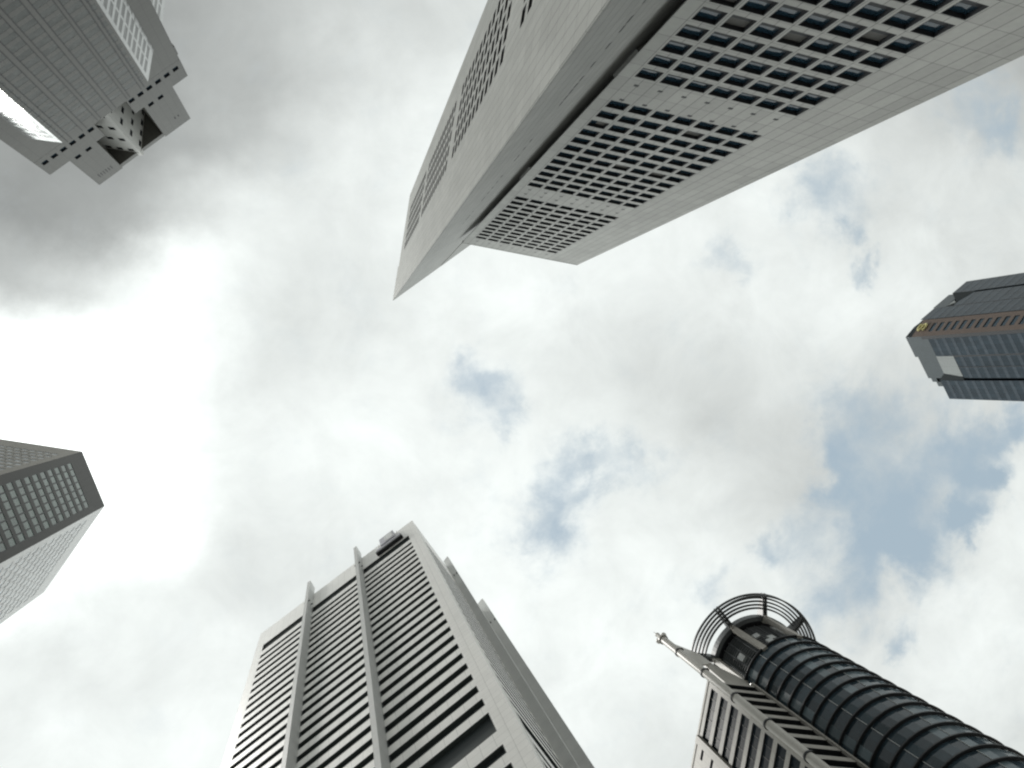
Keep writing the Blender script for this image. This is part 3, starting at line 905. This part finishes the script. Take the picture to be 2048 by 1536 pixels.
# plant drum under the crown
m = MB(); drum(m, 7.6, ztop, 160.5, 32)
for k in range(16):
    m.ring(Cc, ztop + 0.8 + k * 0.8, 7.95, 0.4, 0.2, n=48, mi=1)
for k in range(30):
    t = 2 * math.pi * k / 30
    m.bar((Cc[0] + 8.05 * math.cos(t), Cc[1] + 8.05 * math.sin(t), ztop), (Cc[0] + 8.05 * math.cos(t), Cc[1] + 8.05 * math.sin(t), 160.4), 0.09, 5, 1)
link('plant_drum', m, [GLASS_BLACK, LOUVRE_GREY], rt)
m = MB(); rnd2 = random.Random(3)
for a in (-178, -150, -112, -106, -99, -70, -66):
    t = math.radians(a); zc = 149.5 + rnd2.random() * 8
    f_ = Fr((Cc[0] + 7.9 * math.cos(t), Cc[1] + 7.9 * math.sin(t)), (-math.sin(t), math.cos(t)), (math.cos(t), math.sin(t)))
    m.box(f_, -0.6, 0.6, -0.2, 0.35, zc, zc + 1.6 + rnd2.random())
link('service_box', m, PALE_METAL, rt)
m = MB(); m.ring(Cc, 160.4, 9.75, 0.9, 1.7, n=80)
link('rim_beam', m, LOUVRE_GREY, rt)
m = MB(); m.ring(Cc, 161.2, 8.84, 8.6, 0.5, n=64)
link('roof_deck', m, BRONZE, rt)
A_0, A_1 = math.radians(-171), math.radians(110)
for r, z in ((14.05, 162.3), (13.35, 162.2), (12.65, 162.05), (11.95, 161.9), (11.3, 161.75), (14.05, 160.9)):
    m = MB(); m.ring(Cc, z, r, 0.34, 0.4, A_0, A_1, 96)
    link('crown_ring', m, CROWN_STEEL, rt)
for a in (-171, -126, -81, -37, 8, 53, 98):
    t = math.radians(a)
    f_ = Fr(Cc, (-math.sin(t), math.cos(t)), (math.cos(t), math.sin(t)))
    m = MB()
    m.box(f_, -0.5, 0.5, 9.0, 9.95, ztop - 0.5, 159.6)
    m.box(f_, -0.42, 0.42, 8.6, 10.1, 159.6, 162.6)
    link('crown_column', m, STONE_WARM, rt)
    m = MB()
    for s in (-0.5, 0.2):
        m.extrude([f_.p(s, 9.6, 160.2), f_.p(s, 14.15, 161.7), f_.p(s, 14.15, 162.75), f_.p(s, 9.6, 162.7)], (f_.u[0] * 0.3, f_.u[1] * 0.3, 0))
    for e in (10.6, 11.8, 13.0, 14.0):
        m.bar(f_.p(-0.35, e, 162.2), f_.p(0.35, e, 162.2), 0.12, 5)
    link('crown_bracket', m, CROWN_STEEL, rt)

# square wing with its corner mast
fk = frame(Kp, Wp); fk.n = (-fk.n[0], -fk.n[1]) if fk.n[1] > 0 else fk.n
fk.flip = (fk.u[0] * fk.n[1] - fk.u[1] * fk.n[0]) > 0
ld = (-0.20, 0.98)
Lk = (Kp[0] + ld[0] * 45, Kp[1] + ld[1] * 45)
fl2 = frame(Kp, Lk)
HR = 143.0
wk = Windows(rt, 'window', GLASS_WING, STEEL_DARK)
ok = []; ol2 = []
for k in range(34):
    zt = 142.2 - 3.84 * k
    o = (0.0 + 0.9, fk.L - 0.35, zt - 2.45, zt); ok.append(o); wk.add(fk, o, 0.75)
    zt = 142.0 - 3.9 * k
    o = (0.9, 9.9, zt - 2.75, zt); ol2.append(o); wk.add(fl2, o, 0.3, 0.0, (2.7, 4.5, 6.3, 8.1))
    for s in (11.6, 15.2):
        o = (s, s + 1.9, zt - 1.7, zt - 0.7); ol2.append(o); wk.add(fl2, o, 0.25)
w = MB(); w.facade(fk, 0, fk.L, Z0, HR, ok)
w.facade(fl2, 0, fl2.L, Z0, HR + 0.3, ol2)
w.prism([Kp, Wp, (Cc[0] + 3, Cc[1] + 12), (Lk[0] + 30, Lk[1]), Lk], Z0, HR, skip=(0, 4))
w.box(fl2, 10.0, 11.3, 0, 0.5, Z0, HR + 0.3)
w.box(fl2, 0, 45, -0.6, 0.1, HR + 0.3, HR + 0.9)
w.box(fk, fk.L - 0.5, fk.L - 0.05, -0.2, 0.3, Z0, HR + 1)
link('wing_wall', w, STONE_WARM, rt)
w = MB(); w.extrude([fk.p(3.6, -0.6, HR + 0.2), fk.p(fk.L - 0.3, -0.6, HR + 0.2), fk.p(fk.L - 0.2, -0.6, HR + 4.6), fk.p(5.0, -0.6, HR + 16.0), fk.p(4.3, -0.6, HR + 16.0)], (fk.n[0] * 0.3, fk.n[1] * 0.3, 0))
link('roof_screen', w, STONE_WARM, rt)
mc = (Kp[0] * 0.985 + 0.3, Kp[1] * 0.985 - 0.45)
m = MB(); m.bar((*mc, Z0), (*mc, 163.5), 0.74, 16)
mast = link('mast', m, MAST_PAINT, rt)
for zc in (155.4, 143.6, 131.5, 120.3, 108.8, 97.0, 85.3):
    m = MB(); m.bar((*mc, zc - 0.2), (*mc, zc + 0.2), 0.9, 16)
    m.box(Fr(mc, (0.64, -0.77), (-0.77, -0.64)), 0.5, 1.0, -0.2, 0.2, zc - 0.25, zc + 0.25)
    sub('collar', m, STEEL_DARK, mast, rt)
m = MB(); m.bar((*mc, 163.5), (*mc, 164.1), 1.0, 16); m.ball((mc[0] - .6, mc[1] + .5, 164.6), 0.62); m.ball((mc[0] + .55, mc[1] - .5, 164.9), 0.58)
m.bar((*mc, 164.1), (mc[0], mc[1], 166.6), 0.42, 10); m.ball((mc[0], mc[1], 166.9), 0.5); m.bar((mc[0], mc[1], 167.2), (mc[0], mc[1], 169.0), 0.06, 5)
sub('finial', m, MAST_PAINT, mast, rt)
m = MB()
dcx, dcy = Cc[0] - mc[0], Cc[1] - mc[1]; dl_ = math.hypot(dcx, dcy); dcx /= dl_; dcy /= dl_
m.extrude([(mc[0] + dcx * .7, mc[1] + dcy * .7, 148.0), (mc[0] + dcx * 5.6, mc[1] + dcy * 5.6, 152.5), (mc[0] + dcx * 5.6, mc[1] + dcy * 5.6, 158.0), (mc[0] + dcx * .7, mc[1] + dcy * .7, 163.0)], (-dcy * 0.25, dcx * 0.25, 0))
sub('sail_plate', m, MAST_PAINT, mast, rt)
wk.build()

for o in bpy.data.objects:
    if '_base' in o:
        del o['_base']
